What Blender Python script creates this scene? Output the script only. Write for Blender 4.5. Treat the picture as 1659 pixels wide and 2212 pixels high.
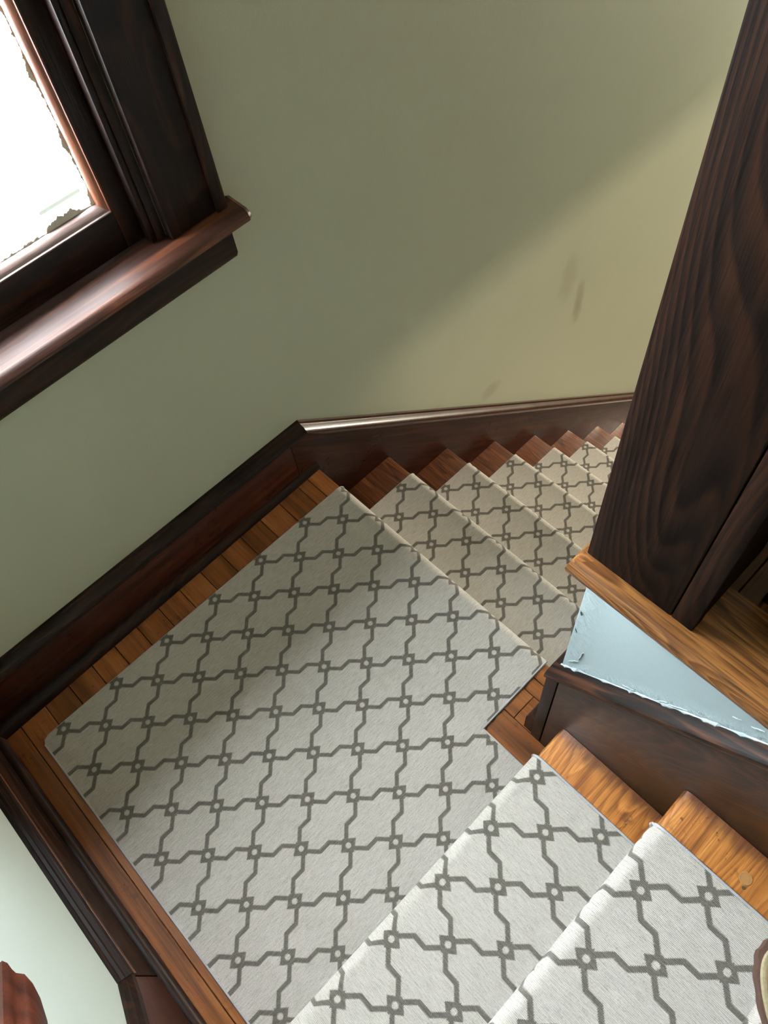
import bpy, bmesh, math, random
from mathutils import Vector, Matrix
random.seed(7)
for o in list(bpy.data.objects): bpy.data.objects.remove(o)
SC = bpy.context.scene
COL = SC.collection

# ------------------------------------------------------------------ camera
cam_d = bpy.data.cameras.new('camera')
cam = bpy.data.objects.new('camera', cam_d); COL.objects.link(cam)
R = [(0.7145229, -0.69434035, -0.08572337), (-0.63256712, -0.58883912, -0.50311761), (0.29885758, 0.41371483, -0.85995592)]
m = Matrix([[R[0][i], -R[1][i], -R[2][i]] for i in range(3)]).to_4x4()
m.translation = Vector((0.38244892, -0.95919048, 1.52558033))
cam.matrix_world = m
cam_d.sensor_fit = 'VERTICAL'; cam_d.sensor_height = 32.0; cam_d.sensor_width = 24.0
cam_d.lens = 1719.93 / 2212 * 32.0
cam_d.clip_start = 0.02
SC.camera = cam

# ------------------------------------------------------------------ world, lights, exposure
W = bpy.data.worlds.new('sky'); SC.world = W; W.use_nodes = True
bg = W.node_tree.nodes['Background']
bg.inputs[0].default_value = (0.90, 0.96, 1.0, 1); bg.inputs[1].default_value = 60.0

def area(name, loc, target, sx, sy, power, col):
    d = bpy.data.lights.new(name, 'AREA'); d.shape = 'RECTANGLE'; d.size = sx; d.size_y = sy
    d.energy = power; d.color = col
    o = bpy.data.objects.new(name, d); COL.objects.link(o); o.location = loc
    o.rotation_euler = (Vector(target) - Vector(loc)).to_track_quat('-Z', 'Y').to_euler()
    return o
area('lower_hall_light', (2.2, -2.4, -0.36), (2.1, 0, -0.36), 0.5, 0.28, 17, (1.0, 0.80, 0.56))
area('far_right_fill', (5.1, -0.50, 0.16), (0.9, -0.42, 0.05), 0.45, 0.35, 140, (1.0, 0.90, 0.72))  # unseen source added at the right to brighten the nosings and left wall
area('upper_wall_fill', (4.3, -0.26, 1.0), (2.9, 0, 0.25), 0.4, 0.6, 18, (1.0, 0.88, 0.78))  # added fill, lifts the upper right of the window wall

vs = SC.view_settings
SC.display_settings.display_device = 'sRGB'
vs.view_transform = 'Standard'; vs.look = 'None'; vs.gamma = 1; vs.use_curve_mapping = False
vs.exposure = 0.0

# ------------------------------------------------------------------ material helpers
class NT:
    def __init__(s, name):
        s.m = bpy.data.materials.new(name); s.m.use_nodes = True
        s.t = s.m.node_tree; s.b = s.t.nodes['Principled BSDF']
    def n(s, kind, **kw):
        n = s.t.nodes.new(kind)
        for k, v in kw.items(): setattr(n, k, v)
        return n
    def put(s, sock, v):
        if isinstance(v, bpy.types.NodeSocket): s.t.links.new(v, sock)
        elif v is not None: sock.default_value = v
    def math(s, op, a, b=None, c=None, clamp=False):
        n = s.n('ShaderNodeMath', operation=op, use_clamp=clamp)
        s.put(n.inputs[0], a)
        if b is not None: s.put(n.inputs[1], b)
        if c is not None: s.put(n.inputs[2], c)
        return n.outputs[0]
    def vec(s, op, a, b=None):
        n = s.n('ShaderNodeVectorMath', operation=op); s.put(n.inputs[0], a)
        if b is not None: s.put(n.inputs[1], b)
        return n.outputs[0]
    def noise(s, vec, scale, detail=3, rough=0.5, dist=0.0):
        n = s.n('ShaderNodeTexNoise'); s.put(n.inputs['Vector'], vec)
        n.inputs['Scale'].default_value = scale; n.inputs['Detail'].default_value = detail
        n.inputs['Roughness'].default_value = rough; n.inputs['Distortion'].default_value = dist
        return n.outputs[0]
    def ramp(s, f, pts, interp='LINEAR'):
        n = s.n('ShaderNodeValToRGB'); n.color_ramp.interpolation = interp; s.put(n.inputs[0], f)
        e = n.color_ramp.elements
        while len(e) < len(pts): e.new(0.5)
        for i, (p, c) in enumerate(pts):
            e[i].position = p; e[i].color = (c[0], c[1], c[2], 1) if hasattr(c, '__len__') else (c, c, c, 1)
        return n.outputs[0]
    def mix(s, f, a, b, mode='MIX'):
        n = s.n('ShaderNodeMix', data_type='RGBA', blend_type=mode)
        s.put(n.inputs[0], f)
        for i, v in ((6, a), (7, b)):
            if isinstance(v, tuple) and len(v) == 3: v = (*v, 1)
            s.put(n.inputs[i], v)
        return n.outputs[2]
    def smooth(s, f, a, b, lo=0.0, hi=1.0):
        n = s.n('ShaderNodeMapRange', interpolation_type='SMOOTHSTEP')
        s.put(n.inputs[0], f); n.inputs[1].default_value = a; n.inputs[2].default_value = b
        n.inputs[3].default_value = lo; n.inputs[4].default_value = hi
        return n.outputs[0]
    def bump(s, h, strength, dist, prev=None):
        n = s.n('ShaderNodeBump'); n.inputs['Strength'].default_value = strength
        n.inputs['Distance'].default_value = dist; s.put(n.inputs['Height'], h)
        if prev is not None: s.t.links.new(prev, n.inputs['Normal'])
        return n.outputs[0]
    def set(s, **kw):
        for k, v in kw.items():
            k = k.replace('_', ' ').title()
            for i in s.b.inputs:
                if i.name.lower() == k.lower():
                    if isinstance(v, tuple) and len(v) == 3: v = (*v, 1)
                    s.put(i, v)
    def obj(s, rnd=True):
        tc = s.n('ShaderNodeTexCoord').outputs['Object']
        if not rnd: return tc
        r = s.n('ShaderNodeObjectInfo').outputs['Random']
        c = s.n('ShaderNodeCombineXYZ')
        for i, k in enumerate((11.0, 17.0, 23.0)): s.put(c.inputs[i], s.math('MULTIPLY', r, k))
        return s.vec('ADD', tc, c.outputs[0])

def wood(name, axis, dark, mid, light, rough=0.35, rings=9, contrast=1.0, across=7.0, along=0.9, coat=0.0, vary=0.25, stain=None, pore=0.5, spec=0.5, rot=None):
    """stained wood: contour-line cathedral grain running along one axis, fine pores, blotches"""
    k = NT(name); tc = k.obj()
    if rot:
        vr = k.n('ShaderNodeVectorRotate', rotation_type=rot[0] + '_AXIS'); k.put(vr.inputs['Vector'], tc)
        vr.inputs['Angle'].default_value = rot[1]; tc = vr.outputs[0]
    def sc(a, c):
        v = [c, c, c]; v[axis] = a
        return k.vec('MULTIPLY', tc, tuple(v))
    big = k.noise(sc(along, across), 1.0, 2, 0.45, 0.3)
    ring = k.math('FRACT', k.math('MULTIPLY', big, rings))
    ring = k.ramp(ring, [(0.0, 0.9), (0.18, 0.25), (0.6, 0.55), (0.9, 0.8), (1.0, 0.9)])
    streak = k.noise(sc(2.5, 70), 1.0, 5, 0.6)
    pores = k.noise(sc(14, 420), 1.0, 2, 0.7)
    f = k.math('ADD', k.math('MULTIPLY', ring, 0.42 * contrast), k.math('MULTIPLY', streak, 0.9))
    f = k.math('SUBTRACT', f, 0.14 + 0.2 * contrast * 0.5)
    col = k.ramp(f, [(0.12, dark), (0.42, mid), (0.78, light)])
    pr = k.ramp(pores, [(0.34, 0.35), (0.5, 1.0)])
    col = k.mix(pore, col, pr, 'MULTIPLY')
    r = k.n('ShaderNodeObjectInfo').outputs['Random']
    vv = k.math('ADD', 1.0 - vary * 0.5, k.math('MULTIPLY', r, vary))
    col = k.mix(1.0, col, k.ramp(k.math('MULTIPLY', vv, 0.5), [(0, 0.0), (1, 2.0)]), 'MULTIPLY') if vary else col
    if stain: col = stain(k, col)
    wear = k.noise(tc, 9, 4, 0.6)
    k.set(base_color=col, roughness=k.math('ADD', rough - 0.12, k.math('MULTIPLY', wear, 0.24)))
    k.b.inputs['Specular IOR Level'].default_value = spec
    if coat:
        k.b.inputs['Coat Weight'].default_value = coat; k.b.inputs['Coat Roughness'].default_value = 0.18
    h = k.math('ADD', k.math('MULTIPLY', pores, 0.6), k.math('MULTIPLY', streak, 0.6))
    k.put(k.b.inputs['Normal'], k.bump(h, 0.35, 0.0012))
    return k.m

DK = ((0.004, 0.0022, 0.002), (0.012, 0.0055, 0.004), (0.050, 0.018, 0.008))
RD = ((0.012, 0.0032, 0.0022), (0.042, 0.0105, 0.0055), (0.12, 0.030, 0.012))
M = {}
for ax in (0, 1, 2):
    M['dark%d' % ax] = wood('dark_stained_wood_%d' % ax, ax, *DK, rough=0.40, vary=0.3, rings=26, contrast=0.8, spec=0.18)
    M['red%d' % ax] = wood('red_brown_stained_wood_%d' % ax, ax, *RD, rough=0.30, vary=0.2, rings=5, contrast=0.25, spec=0.25)
AU = math.atan(0.957); AD = math.atan(0.867)
M['stringer'] = wood('dark_sloping_stringer', 1, (0.006, 0.003, 0.0022), (0.022, 0.0095, 0.0055), (0.075, 0.028, 0.012), rough=0.34, vary=0.0, rings=60, contrast=1.0, across=5, along=0.8, spec=0.25, rot=('X', AU))
M['cap_up'] = wood('worn_black_sloping_cap', 1, (0.003, 0.0018, 0.0015), (0.009, 0.0045, 0.003), (0.11, 0.034, 0.011), rough=0.50, vary=0.0, rings=10, contrast=0.9, across=14, along=1.6, spec=0.14, rot=('X', AU))
M['skirt'] = wood('glossy_red_brown_skirt', 0, (0.014, 0.0035, 0.0022), (0.048, 0.012, 0.006), (0.13, 0.032, 0.012), rough=0.30, vary=0.0, rings=12, contrast=0.4, spec=0.35, rot=('Y', -AD))
M['post'] = wood('aged_dark_post_wood', 2, (0.0028, 0.0018, 0.0014), (0.0082, 0.0048, 0.0038), (0.021, 0.0092, 0.0055), rough=0.62, rings=120, contrast=1.6, across=3.2, along=0.55, vary=0.1, spec=0.03)
M['oak'] = wood('golden_oak_edge', 1, (0.035, 0.010, 0.003), (0.15, 0.056, 0.014), (0.33, 0.145, 0.040), rough=0.36, rings=60, contrast=1.3, across=9.0, along=0.9, pore=0.85, vary=0.05)
M['stool'] = wood('worn_red_brown_sill', 0, (0.012, 0.004, 0.003), (0.050, 0.016, 0.009), (0.16, 0.055, 0.024), rough=0.46, vary=0.1, spec=0.35, rings=12, contrast=0.8, across=9, along=1.2)
M['cap_red'] = wood('glossy_red_brown_cap', 0, *RD, rough=0.34, vary=0.1, rings=5, contrast=0.3, coat=0.9)
M['oak_floor'] = wood('brown_oak_floor', 0, (0.022, 0.008, 0.003), (0.07, 0.025, 0.008), (0.14, 0.055, 0.018), rough=0.42, vary=0.3, rings=20)

def landing_stain(k, col):
    tc = k.obj(False)
    n = k.noise(tc, 26, 4, 0.65)
    col = k.mix(k.ramp(n, [(0.60, 0.0), (0.74, 0.75)]), col, (0.06, 0.018, 0.010))
    s = k.noise(tc, 90, 2, 0.5)
    return k.mix(k.ramp(s, [(0.70, 0.0), (0.76, 0.7)]), col, (0.04, 0.012, 0.008))
def tread_stain(k, col):
    tc = k.obj(False); x = k.n('ShaderNodeSeparateXYZ'); k.put(x.inputs[0], tc)
    n = k.noise(k.vec('MULTIPLY', tc, (30, 70, 30)), 1.0, 4, 0.6)
    d = k.math('ADD', x.outputs[0], k.math('MULTIPLY', n, 0.035))
    f = k.smooth(d, 0.750, 0.782)
    col = k.mix(k.math('MULTIPLY', f, 0.8), col, (0.055, 0.022, 0.014))
    return landing_stain(k, col)
AMB = ((0.07, 0.020, 0.006), (0.25, 0.085, 0.022), (0.42, 0.17, 0.048))
M['board'] = wood('amber_landing_boards', 1, *AMB, rough=0.34, rings=5, contrast=0.7, vary=0.45, stain=landing_stain, pore=0.35)
M['tread_x'] = wood('amber_stair_tread', 0, (0.12, 0.036, 0.009), (0.40, 0.15, 0.034), (0.62, 0.28, 0.075), rough=0.34, rings=34, contrast=1.0, across=9, along=1.4, vary=0.2, stain=tread_stain, pore=0.6)
M['tread_y'] = wood('brown_stair_tread', 1, (0.020, 0.006, 0.003), (0.12, 0.036, 0.011), (0.26, 0.09, 0.027), rough=0.34, rings=30, contrast=1.0, across=14, vary=0.35, pore=0.7)

def wall_mat(name, c, stains=False):
    k = NT(name); tc = k.obj(False)
    n = k.noise(tc, 3.0, 3, 0.5)
    col = k.mix(k.ramp(n, [(0.3, 0.0), (0.7, 1.0)]), c, tuple(v * 0.955 for v in c))
    if stains:
        x = k.n('ShaderNodeSeparateXYZ'); k.put(x.inputs[0], tc)
        for (cx, cz, rx, rz, amt) in ((1.92, -0.27, 0.028, 0.11, 0.5), (1.85, -0.13, 0.05, 0.10, 0.25), (1.53, -0.33, 0.05, 0.035, 0.35), (1.28, -0.21, 0.05, 0.03, 0.2)):
            a = k.math('DIVIDE', k.math('SUBTRACT', x.outputs[0], cx), rx)
            b = k.math('DIVIDE', k.math('SUBTRACT', x.outputs[2], cz), rz)
            d = k.math('ADD', k.math('MULTIPLY', a, a), k.math('MULTIPLY', b, b))
            d = k.math('ADD', d, k.math('MULTIPLY', k.noise(tc, 22, 3), 1.2))
            f = k.smooth(d, 0.4, 1.7, amt, 0.0)
            col = k.mix(f, col, (0.20, 0.17, 0.10))
    f1 = k.noise(tc, 240, 3, 0.6); f2 = k.noise(tc, 28, 3, 0.5)
    k.set(base_color=col, roughness=0.48)
    k.put(k.b.inputs['Normal'], k.bump(k.math('ADD', k.math('MULTIPLY', f1, 0.4), f2), 0.25, 0.0015))
    return k.m
M['wall'] = wall_mat('sage_green_paint', (0.445, 0.472, 0.355), True)
M['wall_left'] = wall_mat('sage_paint_light_offset', (0.42, 0.49, 0.465))  # same sage paint, colour shifted cooler to offset the warm light
M['ceiling'] = wall_mat('cream_bounce_paint', (0.62, 0.54, 0.40))  # unseen ceiling, colour chosen to warm the bounced light
M['wall_bounce'] = wall_mat('tan_bounce_paint', (0.50, 0.38, 0.23))  # unseen walls, tan chosen so their bounce tints the ambient light

def blue_mat():
    k = NT('pale_blue_thick_paint'); tc = k.obj(False)
    x = k.n('ShaderNodeSeparateXYZ'); k.put(x.inputs[0], tc)
    d = k.math('SUBTRACT', x.outputs[2], k.math('ADD', 0.372, k.math('MULTIPLY', k.math('SUBTRACT', -0.785, x.outputs[1]), 0.957)))
    near = k.smooth(d, 0.0, 0.045, 1.0, 0.0)
    near2 = k.smooth(x.outputs[1], -0.83, -0.79)
    msk = k.math('MAXIMUM', near, k.math('MULTIPLY', near2, 0.7))
    lump = k.noise(k.vec('MULTIPLY', tc, (90, 45, 60)), 1.0, 4, 0.6, 0.8)
    fine = k.noise(tc, 300, 3, 0.6)
    h = k.math('ADD', k.math('MULTIPLY', k.math('MULTIPLY', lump, msk), 1.0), k.math('MULTIPLY', fine, 0.05))
    k.set(base_color=(0.30, 0.375, 0.39), roughness=0.42)
    k.put(k.b.inputs['Normal'], k.bump(h, 0.9, 0.0055))
    return k.m
M['blue'] = blue_mat()

PP, QQ = 0.128, 0.1112
def carpet_mat():
    k = NT('trellis_carpet')
    uv = k.n('ShaderNodeUVMap', uv_map='UVMap').outputs[0]
    sx = k.n('ShaderNodeSeparateXYZ'); k.put(sx.inputs[0], uv)
    u0, v0 = sx.outputs[0], sx.outputs[1]
    wob = k.math('MULTIPLY', k.math('SUBTRACT', k.noise(uv, 900, 1), 0.5), 0.0022)
    u = k.math('ADD', k.math('SNAP', u0, 0.0018), wob); v = k.math('ADD', k.math('SNAP', v0, 0.0016), wob)
    a = k.math('PINGPONG', u, PP / 2); b = k.math('PINGPONG', v, QQ / 2)
    far = k.math('GREATER_THAN', k.math('ADD', k.math('DIVIDE', a, PP / 2), k.math('DIVIDE', b, QQ / 2)), 1.0)
    def fold(x, H):   # x + far*(H-2x)
        return k.math('ADD', x, k.math('MULTIPLY', far, k.math('SUBTRACT', H, k.math('MULTIPLY', x, 2.0))))
    a = fold(a, PP / 2); b = fold(b, QQ / 2)
    def seg(x0, y0, x1, y1):
        dx, dy = x1 - x0, y1 - y0; L2 = dx * dx + dy * dy
        px = k.math('SUBTRACT', a, x0); py = k.math('SUBTRACT', b, y0)
        t = k.math('DIVIDE', k.math('ADD', k.math('MULTIPLY', px, dx), k.math('MULTIPLY', py, dy)), L2, clamp=True)
        ex = k.math('SUBTRACT', px, k.math('MULTIPLY', t, dx)); ey = k.math('SUBTRACT', py, k.math('MULTIPLY', t, dy))
        return k.math('SQRT', k.math('ADD', k.math('MULTIPLY', ex, ex), k.math('MULTIPLY', ey, ey)))
    q = QQ / 4
    d1 = seg(0.0035, 0.0095, 0.021, q); d2 = seg(0.021, q, PP / 2 - 0.021, q)
    d3 = k.math('ADD', k.math('DIVIDE', a, 0.0187), k.math('DIVIDE', b, 0.0158))
    blob = k.smooth(d3, 0.93, 1.02, 1.0, 0.0)
    dot = k.smooth(k.math('SQRT', k.math('ADD', k.math('MULTIPLY', a, a), k.math('MULTIPLY', b, b))), 0.0040, 0.0058, 0.0, 1.0)
    d = k.math('MINIMUM', d1, d2)
    line = k.math('MULTIPLY', k.math('MAXIMUM', k.smooth(d, 0.0030, 0.0046, 1.0, 0.0), blob), dot)
    # yarn ribs along u
    mp = k.vec('MULTIPLY', uv, (55, 480, 1)); st = k.noise(mp, 1.0, 3, 0.65)
    tuft = k.noise(k.vec('MULTIPLY', uv, (420, 520, 1)), 1.0, 2, 0.6)
    rib = k.math('ABSOLUTE', k.math('SINE', k.math('MULTIPLY', v0, math.pi / 0.0021)))
    tone = k.math('ADD', k.math('MULTIPLY', st, 0.75), k.math('MULTIPLY', tuft, 0.55))
    light = k.ramp(tone, [(0.38, (0.32, 0.295, 0.262)), (0.62, (0.53, 0.50, 0.46)), (0.9, (0.68, 0.655, 0.615))])
    dark = k.ramp(tone, [(0.38, (0.085, 0.076, 0.064)), (0.62, (0.145, 0.133, 0.116)), (0.9, (0.23, 0.215, 0.19))])
    col = k.mix(line, light, dark)
    col = k.mix(0.5, col, k.ramp(rib, [(0.0, 0.25), (0.45, 1.0)]), 'MULTIPLY')
    k.set(base_color=col, roughness=0.95)
    k.b.inputs['Specular IOR Level'].default_value = 0.1
    k.b.inputs['Sheen Weight'].default_value = 0.25; k.b.inputs['Sheen Roughness'].default_value = 0.5
    h = k.math('ADD', k.math('MULTIPLY', rib, 0.7), k.math('MULTIPLY', tuft, 0.8))
    k.put(k.b.inputs['Normal'], k.bump(h, 0.6, 0.0012))
    return k.m
M['carpet'] = carpet_mat()

def plain(name, c, rough=0.5, metal=0.0, bump=None):
    k = NT(name); k.set(base_color=c, roughness=rough, metallic=metal)
    if bump:
        tc = k.obj(False); n = k.noise(tc, bump[0], 3, 0.6)
        k.put(k.b.inputs['Normal'], k.bump(n, bump[1], bump[2]))
        k.set(base_color=k.mix(k.ramp(n, [(0.35, 0.0), (0.65, 1.0)]), tuple(v * 0.8 for v in c), c))
    return k.m
M['binding'] = plain('pale_binding_tape', (0.50, 0.50, 0.52), 0.9, bump=(700, 0.6, 0.001))
M['bead'] = wood('orange_brown_bead', 2, (0.05, 0.015, 0.007), (0.13, 0.042, 0.02), (0.19, 0.068, 0.034), rough=0.45, spec=0.3)
M['lit_bead_y'] = wood('lit_streak_orange', 1, (0.03, 0.010, 0.005), (0.10, 0.032, 0.012), (0.22, 0.075, 0.025), rough=0.4)  # orange that paints the lit streak along the left baseboard
M['bead_x'] = wood('worn_grey_brown_bead', 0, (0.06, 0.036, 0.03), (0.13, 0.085, 0.075), (0.20, 0.15, 0.13), rough=0.45, spec=0.35)
M['putty'] = plain('old_white_paint', (0.55, 0.53, 0.46), 0.7, bump=(160, 0.8, 0.002))
def backlit_paint():
    k = NT('old_white_paint'); out = k.t.nodes['Material Output']
    df = k.n('ShaderNodeBsdfDiffuse'); df.inputs[0].default_value = (0.62, 0.60, 0.52, 1)
    tl = k.n('ShaderNodeBsdfTranslucent'); tc = k.obj(False); n = k.noise(tc, 170, 4, 0.7)
    k.put(tl.inputs[0], k.ramp(n, [(0.38, (0.004, 0.004, 0.003)), (0.50, (0.045, 0.043, 0.037))]))
    ad = k.n('ShaderNodeAddShader'); k.t.links.new(df.outputs[0], ad.inputs[0]); k.t.links.new(tl.outputs[0], ad.inputs[1]); k.t.links.new(ad.outputs[0], out.inputs[0])
    return k.m
M['putty'] = backlit_paint()
M['brass'] = plain('dull_metal', (0.25, 0.2, 0.12), 0.4, 0.9)
M['leather'] = plain('worn_brown_leather', (0.16, 0.085, 0.045), 0.6, bump=(35, 0.3, 0.002))
M['welt'] = plain('olive_tan_leather', (0.30, 0.255, 0.15), 0.6, bump=(300, 0.4, 0.001))
M['thread'] = plain('dark_olive_thread', (0.06, 0.055, 0.03), 0.8)
M['sole'] = plain('brown_rubber_sole', (0.085, 0.042, 0.028), 0.7, bump=(200, 0.3, 0.001))
M['filler'] = plain('tan_wood_filler', (0.42, 0.22, 0.085), 0.45, bump=(60, 0.2, 0.001))
M['caulk'] = plain('cracked_caulk', (0.33, 0.41, 0.425), 0.5, bump=(120, 0.4, 0.002))
M['outside'] = plain('grey_shingle_paint', (0.0125, 0.0122, 0.0125), 0.8)
def glass():
    k = NT('window_glass'); out = k.t.nodes['Material Output']
    tr = k.n('ShaderNodeBsdfTransparent'); gl = k.n('ShaderNodeBsdfGlossy'); gl.inputs['Roughness'].default_value = 0.02
    mx = k.n('ShaderNodeMixShader'); mx.inputs[0].default_value = 0.06
    k.t.links.new(tr.outputs[0], mx.inputs[1]); k.t.links.new(gl.outputs[0], mx.inputs[2]); k.t.links.new(mx.outputs[0], out.inputs[0])
    return k.m
M['glass'] = glass()

# ------------------------------------------------------------------ mesh helpers
def finish(name, bm, mat, parent=None, smooth=False):
    bmesh.ops.recalc_face_normals(bm, faces=bm.faces)
    me = bpy.data.meshes.new(name); bm.to_mesh(me); bm.free()
    if mat is not None: me.materials.append(mat)
    if smooth:
        for p in me.polygons: p.use_smooth = True
        try: me.set_sharp_from_angle(angle=math.radians(40))
        except Exception: pass
    o = bpy.data.objects.new(name, me); COL.objects.link(o)
    if parent is not None:
        o.parent = parent; o.matrix_parent_inverse = Matrix.Identity(4)
        wl = Vector((0, 0, 0)); p = parent
        while p is not None: wl += p.location; p = p.parent
        o.location = -wl
    return o
def tag(o, label=None, cat=None, group=None, kind=None):
    if label: o['label'] = label
    if cat: o['category'] = cat
    if group: o['group'] = group
    if kind: o['kind'] = kind
    return o
def thing(name, loc, label, cat, group=None):
    e = bpy.data.objects.new(name, None); COL.objects.link(e); e.location = loc
    e.empty_display_size = 0.05
    return tag(e, label, cat, group)
def struct(name, loc=(0, 0, 0)):
    e = bpy.data.objects.new(name, None); COL.objects.link(e); e.location = loc; e['kind'] = 'structure'
    return e
def add_box(bm, x0, x1, y0, y1, z0, z1, bev=0.0, seg=2):
    vs_ = [bm.verts.new((x, y, z)) for x in (x0, x1) for y in (y0, y1) for z in (z0, z1)]
    idx = [(0, 1, 3, 2), (4, 6, 7, 5), (0, 4, 5, 1), (2, 3, 7, 6), (0, 2, 6, 4), (1, 5, 7, 3)]
    fs = [bm.faces.new([vs_[i] for i in f]) for f in idx]
    if bev:
        es = list({e for f in fs for e in f.edges})
        bmesh.ops.bevel(bm, geom=es, offset=bev, segments=seg, affect='EDGES', profile=0.5)
def box(name, x0, x1, y0, y1, z0, z1, mat, parent=None, bev=0.0, seg=2):
    bm = bmesh.new(); add_box(bm, x0, x1, y0, y1, z0, z1, bev, seg)
    return finish(name, bm, mat, parent, smooth=bev > 0)
def loft(bm, rings, caps=True):
    V = [[bm.verts.new(p) for p in r] for r in rings]; n = len(rings[0])
    for i in range(len(V) - 1):
        for j in range(n):
            a, b = V[i][j], V[i][(j + 1) % n]; c, d = V[i + 1][(j + 1) % n], V[i + 1][j]
            bm.faces.new((a, b, c, d))
    if caps:
        bm.faces.new(V[0]); bm.faces.new(list(reversed(V[-1])))
def prism(name, prof, stations, mat, parent=None, smooth=True):
    """prof: (a,b) points; stations: list of f(a,b)->xyz"""
    bm = bmesh.new(); loft(bm, [[f(a, b) for a, b in prof] for f in stations])
    return finish(name, bm, mat, parent, smooth)
def plate(name, pts, f, t0, t1, mat, parent=None, bev=0.0):
    """polygon pts extruded between thickness t0 and t1; f(a,b,t)->xyz"""
    bm = bmesh.new(); loft(bm, [[f(a, b, t) for a, b in pts] for t in (t0, t1)])
    if bev: bmesh.ops.bevel(bm, geom=list(bm.edges), offset=bev, segments=2, affect='EDGES', profile=0.5)
    return finish(name, bm, mat, parent, smooth=bev > 0)
XZ = lambda a, b, t: (a, t, b)
YZ = lambda a, b, t: (t, a, b)
XY = lambda a, b, t: (a, b, t)

# ------------------------------------------------------------------ dimensions
r1, t1 = 0.190, 0.2158            # lower flight (goes down along +x)
r2, t2 = 0.1826, 0.1907           # upper flight (goes up along -y)
WN = 0.8986                       # landing nosing (carpet surface)
YN = -0.8229                      # first upper nosing (carpet surface)
ZF = 4 * r2                       # upper floor
LEDX, LEDY = 0.751, -0.769        # outer edges of the upper floor nosing
NX = 5.2; SX = 3.4; NY = -3.4; ZB = -12 * r1; ZC = 2.5
WX0, WX1, WZ0, WZ1 = 0.11, 0.764, 0.72, 1.62      # window opening

# ------------------------------------------------------------------ walls, floors, ceiling
bm = bmesh.new()
add_box(bm, -0.15, WX0, 0, 0.14, ZB, ZC); add_box(bm, WX1, NX + .15, 0, 0.14, ZB, ZC)
add_box(bm, WX0, WX1, 0, 0.14, ZB, WZ0); add_box(bm, WX0, WX1, 0, 0.14, WZ1, ZC)
tag(finish('wall_back', bm, M['wall']), kind='structure')
tag(box('wall_left', -0.14, 0, NY - .15, 0, ZB, ZC, M['wall_left']), kind='structure')
tag(box('wall_right', NX, NX + .15, NY - .15, 0, ZB, ZC, M['wall_bounce']), kind='structure')
tag(box('wall_front', 0, NX, NY - .15, NY, ZB, ZC, M['wall_bounce']), kind='structure')
tag(box('ceiling', -0.14, NX + .15, NY - .15, 0.14, ZC, ZC + .1, M['ceiling']), kind='structure')
tag(box('floor', 0, NX, NY, 0, ZB - .06, ZB, M['oak_floor']), kind='structure')
# landing floor: boards running away from the window wall
land = struct('floor.001')
edges = [0.0]
x = 0.7045 - 0.058 * 12
while x < 0.872:
    if x > 0.004: edges.append(x)
    x += 0.0582
edges.append(WN - 0.046)
for i in range(len(edges) - 1):
    a, b = edges[i], edges[i + 1]
    cuts = [-0.86, -0.734, 0.0] if 0.76 < (a + b) / 2 < 0.82 else ([-0.86, -0.30 - 0.13 * (i % 3), 0.0] if i % 2 and i > 3 else [-0.86, 0.0])
    for c0, c1 in zip(cuts[:-1], cuts[1:]):
        dz = random.uniform(-0.0006, 0.0002)
        box('floorboard', a + .0006, b - .0006, c0 + .0005, c1 - .0005, -0.022, dz - .001, M['board'], land, bev=0.0009, seg=1)
prof = [(-.04, -.001), (-.010, -.001), (-.003, -.004), (0, -.012), (-.002, -.021), (-.009, -.028), (-.04, -.028)]
prism('nosing_board', prof, [lambda a, b, y=y: (WN - .005 + a, y, b) for y in (-0.021, -0.775)], M['board'], land)
box('landing_joists', 0, WN - .045, -0.86, 0, -0.19, -0.0225, M['red1'], land)
# upper floor beyond the knee wall
upf = struct('floor.002')
y0 = -0.84; i = 0
box('subfloor', 0.79, NX, NY, -0.80, ZF - .035, ZF - .022, M['oak_floor'], upf)
box('subfloor', 0.0, 0.79, NY, -1.41, ZF - .035, ZF - .022, M['oak_floor'], upf)
yy = LEDY - 0.095
while yy > NY + .06:
    xa = 0.845 if yy > -1.44 else 0.0
    box('floorboard', xa, NX, yy - .0572 + .0005, yy - .0005, ZF - .0215, ZF - random.uniform(0, .0006), M['oak_floor'], upf, bev=0.0008, seg=1)
    yy -= 0.0572
# rounded oak nosing boards round the stair opening
NP = [(0.0, -.014), (.0015, -.006), (.006, -.0015), (.013, 0), (.095, 0), (.095, -.028), (.013, -.028), (.006, -.0265), (.0015, -.022)]
def f_side(y, k=1.0):
    return lambda a, b: (LEDX + a, y - (a if k else 0), ZF + b)
prism('nosing_board', NP, [f_side(LEDY), f_side(-1.41, 0)], M['oak'], upf)
prism('nosing_board', NP, [lambda a, b: (LEDX + a, LEDY - a, ZF + b), lambda a, b: (NX, LEDY - a, ZF + b)], M['oak'], upf)
# pale blue knee wall between the flights, plus unseen header added to shade the back wall
bm = bmesh.new()
add_box(bm, 0.779, 0.86, -1.42, -0.787, -0.19, ZF - .0285, 0.003, 2)
add_box(bm, 0.86, 1.47, -0.86, -0.787, ZB, ZF - .0285); add_box(bm, 1.47, NX, -0.86, -0.787, -0.04, ZF - .0285)
tag(finish('wall_inner', bm, M['blue'], smooth=True), kind='structure')

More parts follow.
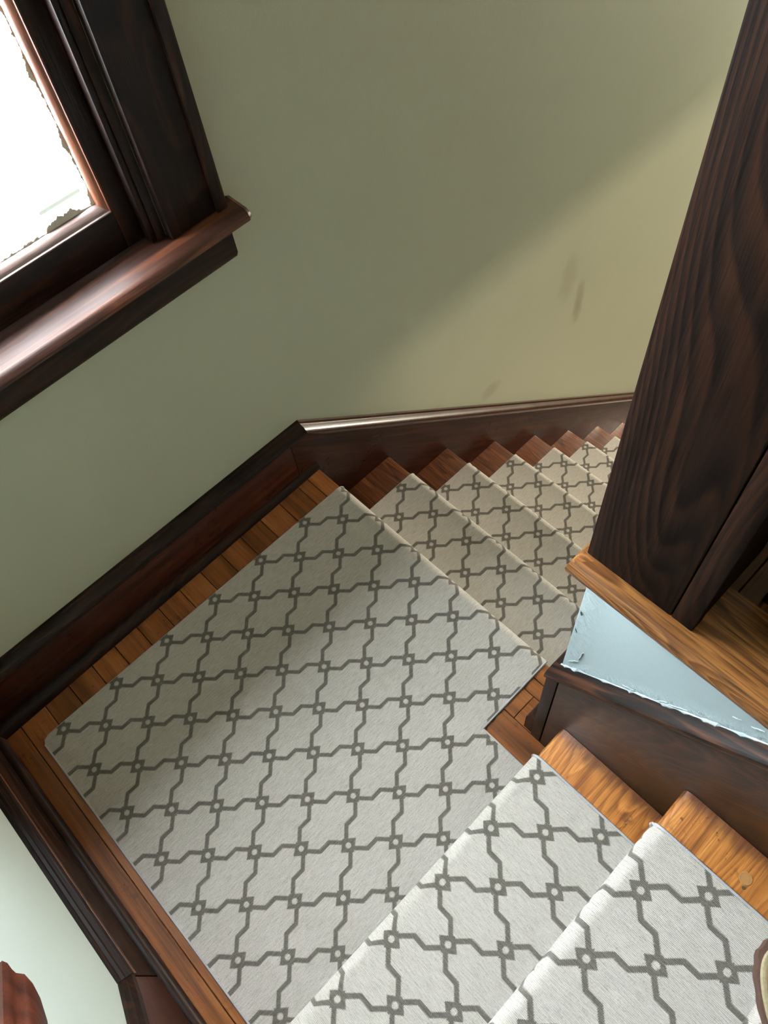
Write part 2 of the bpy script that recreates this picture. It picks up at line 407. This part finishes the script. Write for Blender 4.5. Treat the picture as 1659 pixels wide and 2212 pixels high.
# ------------------------------------------------------------------ baseboards and skirts
SL = -0.867
def ztop(x): return 0.163 if x <= 0.887 else 0.163 + SL * (x - 0.887)
bb = struct('baseboard_back')
plate('base_face', [(0.02, 0.0), (0.843, 0.0), (0.843, 0.137), (0.02, 0.137)], XZ, 0, -0.021, M['red0'], bb, bev=0.0015)
plate('skirt_board', [(0.8435, -.4), (0.8435, 0.137), (0.887, 0.137), (SX, ztop(SX) - .034), (SX, ztop(SX) - .62), (1.3, -.70)], XZ, 0, -0.021, M['skirt'], bb, bev=0.0015)
CP = [(0, 0), (-.007, 0), (-.009, -.005), (-.014, -.006), (-.022, -.008), (-.028, -.013), (-.030, -.019), (-.028, -.025), (-.020, -.028), (0, -.028)]
prism('cap_moulding', CP, [lambda a, b, x=x: (x, a, ztop(x) + b) for x in (0.0, 0.887)], M['dark0'], bb)
prism('cap_moulding', CP, [lambda a, b: (0.8873, a, 0.163 + b), lambda a, b: (0.93, a, ztop(0.93) + b * 1.25), lambda a, b: (SX, a, ztop(SX) + b * 1.25)], M['cap_red'], bb)
QR = [(0, 0), (-.019, 0), (-.019, .006), (-.016, .013), (-.011, .018), (-.004, .020), (0, .020)]
prism('shoe_moulding', QR, [lambda a, b: (0.03, -0.021 + a * 1.5, b), lambda a, b: (0.893, -0.021 + a * 0.6, b)], M['dark0'], bb)
bl = struct('baseboard_left')
plate('base_face', [(-0.02, 0), (-0.6, 0), (-0.6, 0.130), (-0.02, 0.130)], YZ, 0, 0.018, M['dark1'], bl, bev=0.0015)
s2 = 0.957
plate('skirt_board', [(-0.602, 0), (-0.602, 0.128), (-1.5, 0.128 + s2 * 0.9), (-1.5, .50), (-0.86, 0)], YZ, 0, 0.018, M['red1'], bl, bev=0.0015)
CL = [(0, 0), (.006, 0), (.007, -.004), (.012, -.005), (.013, -.010), (.020, -.014), (.022, -.022), (.019, -.027), (0, -.027)]
prism('cap_moulding', CL, [lambda a, b, y=y: (a, y, 0.157 + b) for y in (0.0, -0.599)], M['dark1'], bl)
prism('lit_streak_bead', [(0, 0), (.0035, -.001), (.0045, -.005), (0, -.009)], [lambda a, b, y=y: (.0175 + a, y, 0.130 + b) for y in (0.0, -0.599)], M['lit_bead_y'], bl)  # strip added to paint in the lit top of the board
prism('cap_moulding', CL, [lambda a, b: (a, -0.6, 0.157 + b), lambda a, b: (a, -0.64, 0.157 + s2 * .04 + b * 1.3), lambda a, b: (a, -1.5, 0.157 + s2 * .9 + b * 1.3)], M['dark1'], bl)
prism('shoe_moulding', [(-a * .8, b) for a, b in QR], [lambda a, b, y=y: (0.018 + a, y, b) for y in (-0.04, -0.83)], M['dark1'], bl)

# ------------------------------------------------------------------ window
win = struct('window_1')
def frame(name, x0, x1, z0, z1, wl, wr, wb, wt, ya, yb, mat, bev=0.002):
    """four rails and stiles between y=ya (room side) and yb"""
    out = []
    for nm, (a, b, c, d) in (('stile', (x0, x0 + wl, z0, z1)), ('stile', (x1 - wr, x1, z0, z1)), ('rail', (x0 + wl, x1 - wr, z0, z0 + wb)), ('rail', (x0 + wl, x1 - wr, z1 - wt, z1))):
        out.append((nm, a, b, c, d))
    return out
for a, b in ((WX1 + .002, 0.866), (0.005, WX0 - .002)):       # side casings with a backband
    c = box('casing', a, b, -0.019, 0.0, 0.742, 1.60, M['dark2'], win, bev=0.002)
    bx = b if b > .5 else a
    s = 1 if b > .5 else -1
    box('backband', min(bx, bx - s * .020), max(bx, bx - s * .020), -0.027, -0.019, 0.742, 1.70, M['dark2'], c, bev=0.003)
box('head_casing', 0.005, 0.866, -0.021, 0.0, 1.60, 1.70, M['dark0'], win, bev=0.002)
for a, b in ((WX1 - .014, WX1), (WX0, WX0 + .014)):
    box('jamb', a if a > .5 else a, b, -0.004, 0.13, 0.72, WZ1, M['dark2'], win)
    a2, b2 = (a - .010, a) if a > .5 else (b, b + .010)
    box('stop_bead', a2, b2, -0.003, 0.018, 0.742, WZ1, M['dark2'], win, bev=0.003)
box('head_jamb', WX0, WX1, -0.004, 0.13, WZ1 - .014, WZ1, M['dark0'], win)
box('exterior_sill', WX0 + .014, WX1 - .014, 0.03, 0.20, 0.705, 0.735, M['outside'], win)
# stool: board with horns and a rounded front edge
SP = [(0.03, 0.0), (-0.046, 0.0), (-.053, -.003), (-.057, -.009), (-.056, -.016), (-.050, -.021), (0.03, -.021)]
def stool_st(x): return lambda a, b: (x, a, 0.741 + b)
bm = bmesh.new()
loft(bm, [[stool_st(x)(a, b) for a, b in SP] for x in (WX0 + .002, WX1 - .002)])
SP2 = [(0.0, 0.0)] + SP[1:-1] + [(0.0, -.021)]
loft(bm, [[stool_st(x)(a, b) for a, b in SP2] for x in (WX1 - .002, 0.880)])
loft(bm, [[(0.880, a, 0.741 + b) for a, b in SP2], [(0.886, min(0, a + .004), 0.741 + b * .7 - .003) for a, b in SP2]])
loft(bm, [[stool_st(x)(a, b) for a, b in SP2] for x in (0.003, WX0 + .002)])
finish('stool', bm, M['stool'], win, smooth=True)
AP = [(0, .719), (-.030, .719), (-.030, .705), (-.022, .697), (-.020, .690), (-.020, .655), (-.014, .644), (0, .644)]
prism('apron', AP, [lambda a, b, x=x: (x, a, b) for x in (0.01, 0.862)], M['dark0'], win)
# sash
SY0, SY1 = 0.020, 0.055
sx0, sx1, sz0, sz1 = WX0 + .0245, WX1 - .0145, 0.742, 1.20
GX0, GX1, GZ0, GZ1 = sx0 + .036, 0.712, 0.806, 1.164
sash = bpy.data.objects.new('sash', None); COL.objects.link(sash); sash.parent = win
box('stile', GX1, sx1, SY0, SY1, sz0, sz1, M['dark2'], sash, bev=0.0015)
box('stile', sx0, GX0, SY0, SY1, sz0, sz1, M['dark2'], sash, bev=0.0015)
box('rail', GX0, GX1, SY0, SY1, sz0, GZ0, M['dark0'], sash, bev=0.0015)
box('rail', GX0, GX1, SY0, SY1, GZ1, sz1, M['dark0'], sash, bev=0.0015)
# moulded inner edge (ovolo) of the sash
BP = [(0, 0), (0.0022, -.0005), (.003, .002), (.006, .003), (.010, .006), (.0125, .011), (.013, .017), (0, .017)]
prism('glazing_bead', BP, [lambda a, b: (GX1 - a, SY0 + b, GZ0 + a), lambda a, b: (GX1 - a, SY0 + b, GZ1)], M['bead'], sash)
prism('glazing_bead', BP, [lambda a, b: (GX0, SY0 + b, GZ0 + a), lambda a, b: (GX1 - a, SY0 + b, GZ0 + a)], M['bead_x'], sash)
prism('glazing_bead', BP, [lambda a, b: (GX0 + a, SY0 + b, GZ0 + a), lambda a, b: (GX0 + a, SY0 + b, GZ1)], M['bead'], sash)
box('pane', GX0 + .002, GX1 - .002, 0.0375, 0.0395, GZ0 + .002, GZ1, M['glass'], sash)
# upper sash, set further out
usash = bpy.data.objects.new('sash', None); COL.objects.link(usash); usash.parent = win
for nm, a, b, c, d in frame('s', sx0, sx1, 1.165, 1.606, .036, .036, .036, .05, 0, 0, None):
    box(nm, a, b, 0.058, 0.093, c, d, M['dark2'] if nm == 'stile' else M['dark0'], usash, bev=0.0015)
box('pane', sx0 + .034, sx1 - .034, 0.074, 0.076, 1.20, 1.558, M['glass'], usash)
# ragged scraped paint left on the glass along the bead
def ragged(name, p0, p1, inward, wmin, wmax, n, parent):
    bm = bmesh.new(); p0 = Vector(p0); p1 = Vector(p1); inn = Vector(inward); rows = []
    ph = [random.uniform(0, 6.28) for _ in range(6)]
    def f(t):
        q = sum(math.sin(t * fr + p_) / (j_ + 1) for j_, (fr, p_) in enumerate(zip((23, 47, 91, 170, 320, 610), ph)))
        return max(0.0, q * .5 + .35)
    for i in range(n + 1):
        p = p0.lerp(p1, i / n); ww = wmin + (wmax - wmin) * f(i / n) + random.uniform(0, .0006); up = Vector((0, -1, 0))
        rows.append([p, p + up * .0006, p + inn * ww * .75 + up * .0005, p + inn * ww + up * .0001, p + inn * ww])
    loft(bm, rows, caps=True)
    return tag(finish(name, bm, M['putty'], parent), kind='stuff')
ragged('scraped_paint', (GX0 + .013, .0374, GZ0 + .0125), (GX1 - .013, .0374, GZ0 + .0125), (0, 0, 1), .0015, .012, 260, sash)
ragged('scraped_paint', (GX1 - .0125, .0374, GZ0 + .013), (GX1 - .0125, .0374, GZ1), (-1, 0, 0), .0012, .0055, 260, sash)
# grey ledge of the neighbouring house, seen low through the pane
nb = thing('neighbour_ledge', (0.78, 0.53, 0.51), 'faint grey ledge outside, low behind the bright window pane', 'ledge')
box('coping', 0.735, 0.832, 0.50, 0.56, 0.517, 0.538, M['outside'], nb, bev=0.003)
box('bracket', 0.80, 0.82, 0.545, 0.56, 0.40, 0.518, M['outside'], nb)
box('bracket', 0.80, 0.82, 0.1405, 0.56, 0.38, 0.40, M['outside'], nb)

# ------------------------------------------------------------------ lower flight
lf = thing('stair_flight', (WN, -0.4, ZB), 'lower stairs going down along the sage wall, dark red-brown treads', 'stairs')
TPx = [(0, 0), (0, .010)]
for k in range(1, 12):
    xn = WN - .005 + k * t1; z = -k * r1 - .002; xb = xn - t1 - .024
    pr_ = [(xb, 0), (xn - .010, 0), (xn - .003, -.004), (xn, -.013), (xn - .003, -.023), (xn - .010, -.027), (xb, -.027)]
    prism('tread', pr_, [lambda a, b, y=y: (a, y, z + b) for y in (-0.0215, -0.7865)], M['tread_y'], lf)
for k in range(0, 12):
    xn = WN - .005 + k * t1; zt = -k * r1 - .030
    box('riser', xn - .042, xn - .0235, -0.786, -0.0215, zt - r1 + .03, zt, M['red1'], lf)
# ------------------------------------------------------------------ upper flight
uf = thing('stair_flight', (0.4, -1.1, 0), 'upper stairs beside the blue wall, worn amber wooden treads', 'stairs')
for k in range(1, 4):
    yn = YN - (k - 1) * t2 - .005; z = k * r2 - .002; ybk = yn - t2 - .024
    pr_ = [(-ybk, 0), (-yn + .010, 0), (-yn + .003, -.004), (-yn, -.013), (-yn + .003, -.023), (-yn + .010, -.027), (-ybk, -.027)]
    tr = prism('tread', pr_, [lambda a, b, x=x: (x, -a, z + b) for x in (0.0185, 0.764)], M['tread_x'], uf)
    if k == 2:
        bm = bmesh.new(); bmesh.ops.create_cone(bm, cap_ends=True, segments=28, radius1=.0085, radius2=.008, depth=.0012, matrix=Matrix.Translation((0.724, -1.137, z + .0004)))
        finish('wood_filler', bm, M['filler'], tr)
        bm = bmesh.new(); bmesh.ops.create_cone(bm, cap_ends=True, segments=12, radius1=.0022, radius2=.0022, depth=.0008, matrix=Matrix.Translation((0.713, -1.141, z + .0003)))
        finish('nail_hole', bm, M['thread'], tr)
for k in range(1, 5):
    yn = YN - (k - 1) * t2 - .005; zt = k * r2 - .030
    box('riser', 0.0185, 0.764, yn - .042, yn - .0235, (k - 1) * r2 + (0.0 if k == 1 else -.002), zt, M['red0'] if k < 4 else M['oak_floor'], uf)
# stringer on the knee wall side
def zc(y): return 0.377 + s2 * (-0.785 - y)
plate('stringer_board', [(-0.798, 0.0), (-0.798, zc(-0.798) - .034), (-1.41, zc(-1.41) - .034), (-1.41, zc(-1.41) - .42), (-0.95, 0.0)], YZ, 0.7645, 0.7785, M['stringer'], uf, bev=0.0012)
plate('corner_board', [(-0.7965, 0.0), (-0.7965, zc(-0.7965) - .034), (-0.776, zc(-0.7965) - .036), (-0.776, 0.0)], YZ, 0.7635, 0.7785, M['dark2'], uf, bev=0.0015)
box('corner_return', 0.7787, 0.84, -0.7865, -0.776, 0.0, zc(-0.7965) - .036, M['dark2'], uf, bev=0.001)
KP = [(0.7785, 0), (.762, -.002), (.757, -.007), (.756, -.016), (.758, -.025), (.764, -.031), (.7785, -.033)]
prism('stringer_cap', KP, [lambda a, b, y=y: (a, y, zc(y) + b) for y in (-0.7755, -1.41)], M['cap_up'], uf)
prism('cap_return', KP[:1] + [(a, b) for a, b in KP[1:]], [lambda a, b, q=q: (q, -0.7865 + (0.7785 - a) * .55, zc(-.776) + b) for q in (0.768, 0.84)], M['dark0'], uf)
BPk = [(-0.776, 0), (-0.757, 0), (-0.757, .062), (-.760, .074), (-.768, .082), (-0.776, .084)]
prism('plinth_block', BPk, [lambda a, b, x=x: (x, a, b) for x in (0.767, 0.812)], M['dark2'], uf)
# lumpy caulk bead where the painted wall meets the cap
bm = bmesh.new(); rows = []
for i in range(121):
    y = -0.786 - i / 120 * 0.5; w = .0008 + .0028 * random.random() ** 3
    zz = zc(y)
    rows.append([(0.780, y, zz - .001), (0.7785 - w, y, zz - .0005), (0.7783 - w * .7, y, zz + w * .8), (0.780, y, zz + w * 1.9)])
loft(bm, rows); tag(finish('caulk_bead', bm, M['caulk'], uf, smooth=True), kind='stuff', label='lumpy pale blue paint bead')

bm = bmesh.new()
for (a, b) in [((-0.814,0.410),(-0.827,0.416)), ((-0.869,0.452),(-0.890,0.475)), ((-0.877,0.476),(-0.893,0.486)), ((-0.930,0.518),(-0.957,0.550)), ((-0.923,0.511),(-0.933,0.528)), ((-0.967,0.568),(-0.972,0.570)), ((-0.995,0.561),(-1.003,0.578)), ((-0.996,0.619),(-1.005,0.627)), ((-1.016,0.630),(-1.028,0.641)), ((-0.790,0.584),(-0.793,0.573)), ((-0.790,0.525),(-0.794,0.517)), ((-0.795,0.409),(-0.809,0.435)), ((-0.809,0.441),(-0.812,0.475)), ((-0.800,0.659),(-0.815,0.663)), ((-0.838,0.427),(-0.863,0.437)), ((-0.896,0.486),(-0.917,0.503))]:
    a = Vector((0, *a)); b = Vector((0, *b)); t = (b - a).normalized(); sdv = Vector((0, -t.z, t.y)); rws = []
    nn = 7
    for i in range(nn + 1):
        q = i / nn; w = .0014 * math.sin(math.pi * min(.97, max(.03, q))) ** .6 * random.uniform(.7, 1.2); p = a.lerp(b, q) + sdv * random.uniform(-.0008, .0008)
        rws.append([(0.7792, *(p - sdv * w).yz), (0.7785 - w * .45, *(p - sdv * w * .4).yz), (0.7783 - w * .5, *(p + sdv * w * .4).yz), (0.7792, *(p + sdv * w).yz)])
    loft(bm, rws)
tag(finish('paint_ridges', bm, M['caulk'], None, smooth=True), kind='stuff')
bpy.data.objects['paint_ridges'].parent = bpy.data.objects['wall_inner']

# ------------------------------------------------------------------ carpet
def u2(u, v): return (u / 1.0, v)
def strip(name, path, us, w0, w1, mode, vfun, parent, th=.005, nw=1):
    """ribbon with thickness: path of (s,z) with outward normals from the polyline"""
    N = len(path); nrm = []
    for i in range(N):
        a = path[max(0, i - 1)]; b = path[min(N - 1, i + 1)]
        dx, dz = b[0] - a[0], b[1] - a[1]; L = math.hypot(dx, dz) or 1
        nx, nz = (-dz / L, dx / L) if mode == 'down' else (-dz / L, dx / L)
        nrm.append((nx, nz))
    def P(s, z, w): return (s, w, z) if mode == 'down' else (w, -s, z)
    bm = bmesh.new(); uvl = bm.loops.layers.uv.new('UVMap')
    ws = [w0 + (w1 - w0) * j / nw for j in range(nw + 1)]
    top = [[bm.verts.new(P(s, z, w)) for w in ws] for s, z in path]
    bot = [[bm.verts.new(P(s - n[0] * th, z - n[1] * th, w)) for w in ws] for (s, z), n in zip(path, nrm)]
    uvd = {}
    for i in range(N):
        for j, w in enumerate(ws):
            uvd[top[i][j]] = uvd[bot[i][j]] = (us[i], vfun(w))
    F = []
    for i in range(N - 1):
        for j in range(nw):
            F.append(bm.faces.new((top[i][j], top[i + 1][j], top[i + 1][j + 1], top[i][j + 1])))
            F.append(bm.faces.new((bot[i][j], bot[i][j + 1], bot[i + 1][j + 1], bot[i + 1][j])))
        for j in (0, nw):
            F.append(bm.faces.new((top[i][j], bot[i][j], bot[i + 1][j], top[i + 1][j])))
    for i in (0, N - 1):
        for j in range(nw):
            F.append(bm.faces.new((top[i][j], top[i][j + 1], bot[i][j + 1], bot[i][j])))
    for f in F:
        for l in f.loops: l[uvl].uv = uvd[l.vert]
    return finish(name, bm, M['carpet'], parent, smooth=True)
def tape(name, pts, rad, parent):
    """thin rounded binding following a list of 3D points"""
    bm = bmesh.new(); rows = []
    for i, p in enumerate(pts):
        p = Vector(p); a = Vector(pts[max(0, i - 1)]); b = Vector(pts[min(len(pts) - 1, i + 1)])
        t = (b - a).normalized(); up = Vector((0, 0, 1)) if abs(t.z) < .9 else Vector((1, 0, 0)) if abs(t.x) < .5 else Vector((0, 1, 0))
        s = t.cross(up).normalized(); v = s.cross(t)
        rows.append([p + s * math.cos(q) * rad[0] + v * math.sin(q) * rad[1] for q in [i2 * math.pi / 3 for i2 in range(6)]])
    loft(bm, rows); return finish(name, bm, M['binding'], parent, smooth=True)

CX0, CY0, CY1, CXC, CXA = 0.085, -0.1052, -0.7047, 0.7062, 0.697
TH = .005; CT = .004
lr = thing('carpet_runner', (0.45, -0.45, 0), 'trellis-pattern carpet covering the landing and the lower stairs going down', 'carpet')
ul, vl = 0.770, -0.342
kq = QQ / 0.1118; kp = PP / 0.1285
vL = lambda w: (w - vl) * kq
# landing section: L-shaped, with rounded first corner
c = .012
poly = [(CX0 + c, CY0), (WN - .019, CY0), (WN - .019, CY1), (CXC, CY1), (CXC, -0.8465), (CX0, -0.8465), (CX0, CY0 - c), (CX0 + c * .3, CY0 - c * .3)]
bm = bmesh.new(); loft(bm, [[(a, b, z) for a, b in poly] for z in (CT + .001, -.0005)])
uvl = bm.loops.layers.uv.new('UVMap')
for f in bm.faces:
    for l in f.loops: l[uvl].uv = ((l.vert.co.x - ul) * kp, vL(l.vert.co.y))
finish('landing_section', bm, M['carpet'], lr)
def nose(sn, zt, r=.018, n=9, ang=(90, -70)):
    cx, cz = sn - r, zt - r
    return [(cx + r * math.cos(math.radians(ang[0] + (ang[1] - ang[0]) * i / n)), cz + r * math.sin(math.radians(ang[0] + (ang[1] - ang[0]) * i / n))) for i in range(n + 1)]
def arclen(p): 
    L = [0]
    for a, b in zip(p[:-1], p[1:]): L.append(L[-1] + math.hypot(b[0] - a[0], b[1] - a[1]))
    return L
OFF = 0.228
edge_pts = []
for k in range(0, 11):
    xn = WN + k * t1; zt = -k * r1 + CT; zn = zt - r1
    path = [(xn - .019, zt)] + nose(xn, zt) + [(xn - .0165, zt - .036), (xn - .0225, zt - .044), (xn - .0225, zn + .010), (xn - .0205, zn + .003), (xn - .016, zn), (xn + t1 - .019, zn)]
    L = arclen(path); n_ = len(path)
    ua = xn - .019 + OFF * k; ub = xn - .016 + OFF * (k + 1)
    Lr = L[n_ - 2]
    us = [ua + (ub - ua) * (L[i] / Lr) if i < n_ - 1 else xn + t1 - .019 + OFF * (k + 1) for i in range(n_)]
    us = [(q - ul) * kp for q in us]
    strip('step_section', path, us, CY0, CY1, 'down', vL, lr, TH)
    edge_pts += [(s, z) for s, z in path]
tape('edge_binding', [(CX0 - .0005, y, .0025) for y in (CY0 - c, -0.4, -0.846)], (.0028, .0032), lr)
tape('edge_binding', [(WN - .005, CY1 - .0005, .000), (WN - .014, CY1 - .001, .0022), (0.8, CY1 - .001, .0022), (CXC + .001, CY1 - .001, .0022), (CXC + .001, CY1 - .004, .0022), (CXC + .001, -0.80, .0022), (CXC + .001, -0.846, .0022)], (.0028, .0032), lr)
tape('edge_binding', [(s, CY0 + .0005, z - .002) for s, z in [(CX0 + c, CT + .001)] + edge_pts[:60]], (.0015, .0022), lr)

ur = thing('carpet_runner', (0.40, -0.85, 0), 'trellis-pattern carpet strip on the upper stairs, pale bound edge along bare wood', 'carpet')
kq2 = QQ / 0.1098; kp2 = PP / 0.1275; OFF2 = 0.2455
vA = lambda w: (w - 0.671) * kq2
right = []
for k in range(1, 5):
    sn = -YN + (k - 1) * t2; zt = k * r2 + CT if k < 4 else k * r2 + .0005; zb = (k - 1) * r2 + CT
    # climbing: from riser foot up over the nose and back along the tread
    ri = [(sn + .016, zb + (.002 if k > 1 else .0)), (sn + .0205, zb + .004), (sn + .0225, zb + .010), (sn + .0225, zt - .044), (sn + .0165, zt - .036)] if k > 1 else [(sn + .0225, CT + .002), (sn + .0225, zt - .044), (sn + .0165, zt - .036)]
    ns = [(2 * sn - a, z) for a, z in reversed(nose(sn, zt))]
    send = sn + t2 + .016 if k < 4 else sn + .016
    path = ri + ns + [(sn + .019, zt), (send, zt + (.001 if k < 4 else 0))]
    L = arclen(path); n_ = len(path)
    ub = sn + .019 + OFF2 * (k - 1); ua = (sn + .016) + OFF2 * (k - 2)
    Lr = L[n_ - 2]
    us = [ua + (ub - ua) * (L[i] / Lr) if i < n_ - 1 else send + OFF2 * (k - 1) for i in range(n_)]
    us = [(q - 0.850) * kp2 for q in us]
    strip('step_section', path, us, CX0, CXA, 'up', vA, ur, TH)
    right += path
for xx in (CXA + .0005, CX0 - .0005):
    tape('edge_binding', [(xx, -s, z - .002) for s, z in right], (.003, .0026), ur)

# ------------------------------------------------------------------ post standing on the ledge
po = thing('timber_post', (0.84, -0.845, ZF), 'massive dark-stained square wooden post standing on the oak ledge', 'post')
box('face_board', 0.775, 0.795, -0.8868, -0.778, ZF, ZC, M['post'], po, bev=0.0022)
box('edge_board', 0.7755, 0.795, -0.9125, -0.8876, ZF, ZC, M['post'], po, bev=0.0016)
box('back_boards', 0.7955, 0.905, -0.9115, -0.7785, ZF, ZC, M['post'], po, bev=0.0015)
# low dark panel running back from the post, and the first baluster beside it
pn = thing('guard_panel', (1.2, -0.93, ZF), 'low dark brown board running back from the post foot', 'railing')
box('panel_board', 0.906, 1.9, -0.905, -0.885, ZF, ZF + .24, M['oak_floor'], pn, bev=0.002)
box('panel_cap', 0.906, 1.9, -0.909, -0.880, ZF + .24, ZF + .262, M['dark0'], pn, bev=0.004)
bl_ = thing('baluster', (0.878, -0.97, ZF), 'near-black square baluster at the right edge, behind the post', 'baluster')
box('shaft', 0.855, 0.90, -0.995, -0.9445, ZF, ZF + .85, M['dark2'], bl_, bev=0.002)
box('foot_block', 0.853, 0.903, -0.998, -0.943, ZF, ZF + .05, M['dark2'], bl_, bev=0.002)

# ------------------------------------------------------------------ handrail on the left wall
hr = thing('handrail', (0.05, -0.64, 0.6), 'moulded red-brown wooden handrail end on the left wall', 'handrail')
HP = [(-.026, -.030), (.026, -.030), (.031, -.012), (.031, .002), (.027, .013), (.018, .019), (.0155, .024), (.014, .031), (.009, .036), (-.009, .036), (-.014, .031), (-.0155, .024), (-.018, .019), (-.027, .013), (-.031, .002), (-.031, -.012)]
d_ = Vector((0, -1, s2)).normalized(); n_ = Vector((0, s2, 1)).normalized()
H0 = Vector((0.044, -0.633, 0.593)); HS = 0.72
def hst(s, kk): return lambda a, b: tuple(H0 + d_ * (s + (.036 - b) * HS * kk) + Vector((a * HS, 0, 0)) + n_ * (b * HS))
prism('rail', HP, [hst(0, 1.5), hst(1.1, 0)], M['red1'], hr)
for s in (.35, .9):
    p = H0 + d_ * s
    box('bracket', 0.0, p.x + .008, p.y - .008, p.y + .008, p.z - .055, p.z - .043, M['brass'], hr, bev=.003)
    box('bracket', p.x - .008, p.x + .008, p.y - .008, p.y + .008, p.z - .055, p.z - .020, M['brass'], hr, bev=.003)

# ------------------------------------------------------------------ shoe on the third step
sh = thing('shoe', (0.53, -1.30, 3 * r2 + CT), 'tan leather moccasin shoe with brown scalloped sole edge', 'shoe')
ang = math.radians(58); ax = Vector((math.cos(ang), math.sin(ang), 0)); sd = Vector((math.sin(ang), -math.cos(ang), 0))
TIP = Vector((0.641, -1.1625, 3 * r2 + CT + .0015))
def outline(grow=0.0, n=96, wav=0.0):
    out = []
    for i in range(n):
        q = 2 * math.pi * i / n
        t = (1 - math.cos(q)) / 2            # 0 at the toe, 1 at the heel
        half = 0.052 * (math.sin(q / 1) if False else 1) * abs(math.sin(q)) ** 0.62
        half *= 1.0 - 0.22 * min(1, max(0, (t - .25) / .35)) - .05 * max(0, (t - .6) / .4)
        s = t * 0.285; side = half * (1 if q < math.pi else -1)
        cx, cy = s - 0.14, side
        L = math.hypot(cx, cy) or 1; g = grow + wav * (1 if (i // 2) % 2 else 0)
        out.append((s + cx / L * g, side + cy / L * g))
    return out
def sp(s, side, z): return tuple(TIP - ax * s + sd * side + Vector((0, 0, z)))
def ring_layers(name, layers, mat, cap=True):
    bm = bmesh.new(); loft(bm, [[sp(a, b, z) for a, b in o] for o, z in layers], caps=cap)
    return finish(name, bm, mat, sh, smooth=True)
ring_layers('sole', [(outline(.001, wav=.0016), 0), (outline(.002, wav=.0016), .004), (outline(.0015, wav=.0016), .016), (outline(-.004), .017)], M['sole'])
ring_layers('upper', [(outline(-.006), .016), (outline(-.010), .026), (outline(-.016), .036), (outline(-.020), .046)] , M['leather'], cap=True)
def toe_layers():
    res = []
    for g, z in ((-.0195, .0455), (-.025, .053), (-.033, .058)):
        res.append((outline(g), z))
    return res
ring_layers('vamp', toe_layers(), M['leather'])
def piping(name, g, z, rad, mat):
    pts = [Vector(sp(a, b, z)) for a, b in outline(g)]; pts.append(pts[0])
    bm = bmesh.new(); rows = []
    for i in range(len(pts) - 1):
        a = pts[i - 1] if i else pts[-2]; b = pts[i + 1]; t = (b - a).normalized(); s = t.cross(Vector((0, 0, 1))).normalized(); v = s.cross(t)
        rows.append([pts[i] + s * math.cos(q) * rad[0] + v * math.sin(q) * rad[1] for q in [j * math.pi / 4 for j in range(8)]])
    rows.append(rows[0]); loft(bm, rows, caps=False); return finish(name, bm, mat, sh, smooth=True)
piping('welt', -.0085, .018, (.005, .004), M['welt'])
piping('welt', -.0165, .034, (.004, .005), M['welt'])
piping('stitching', -.0120, .0262, (.0012, .0012), M['thread'])
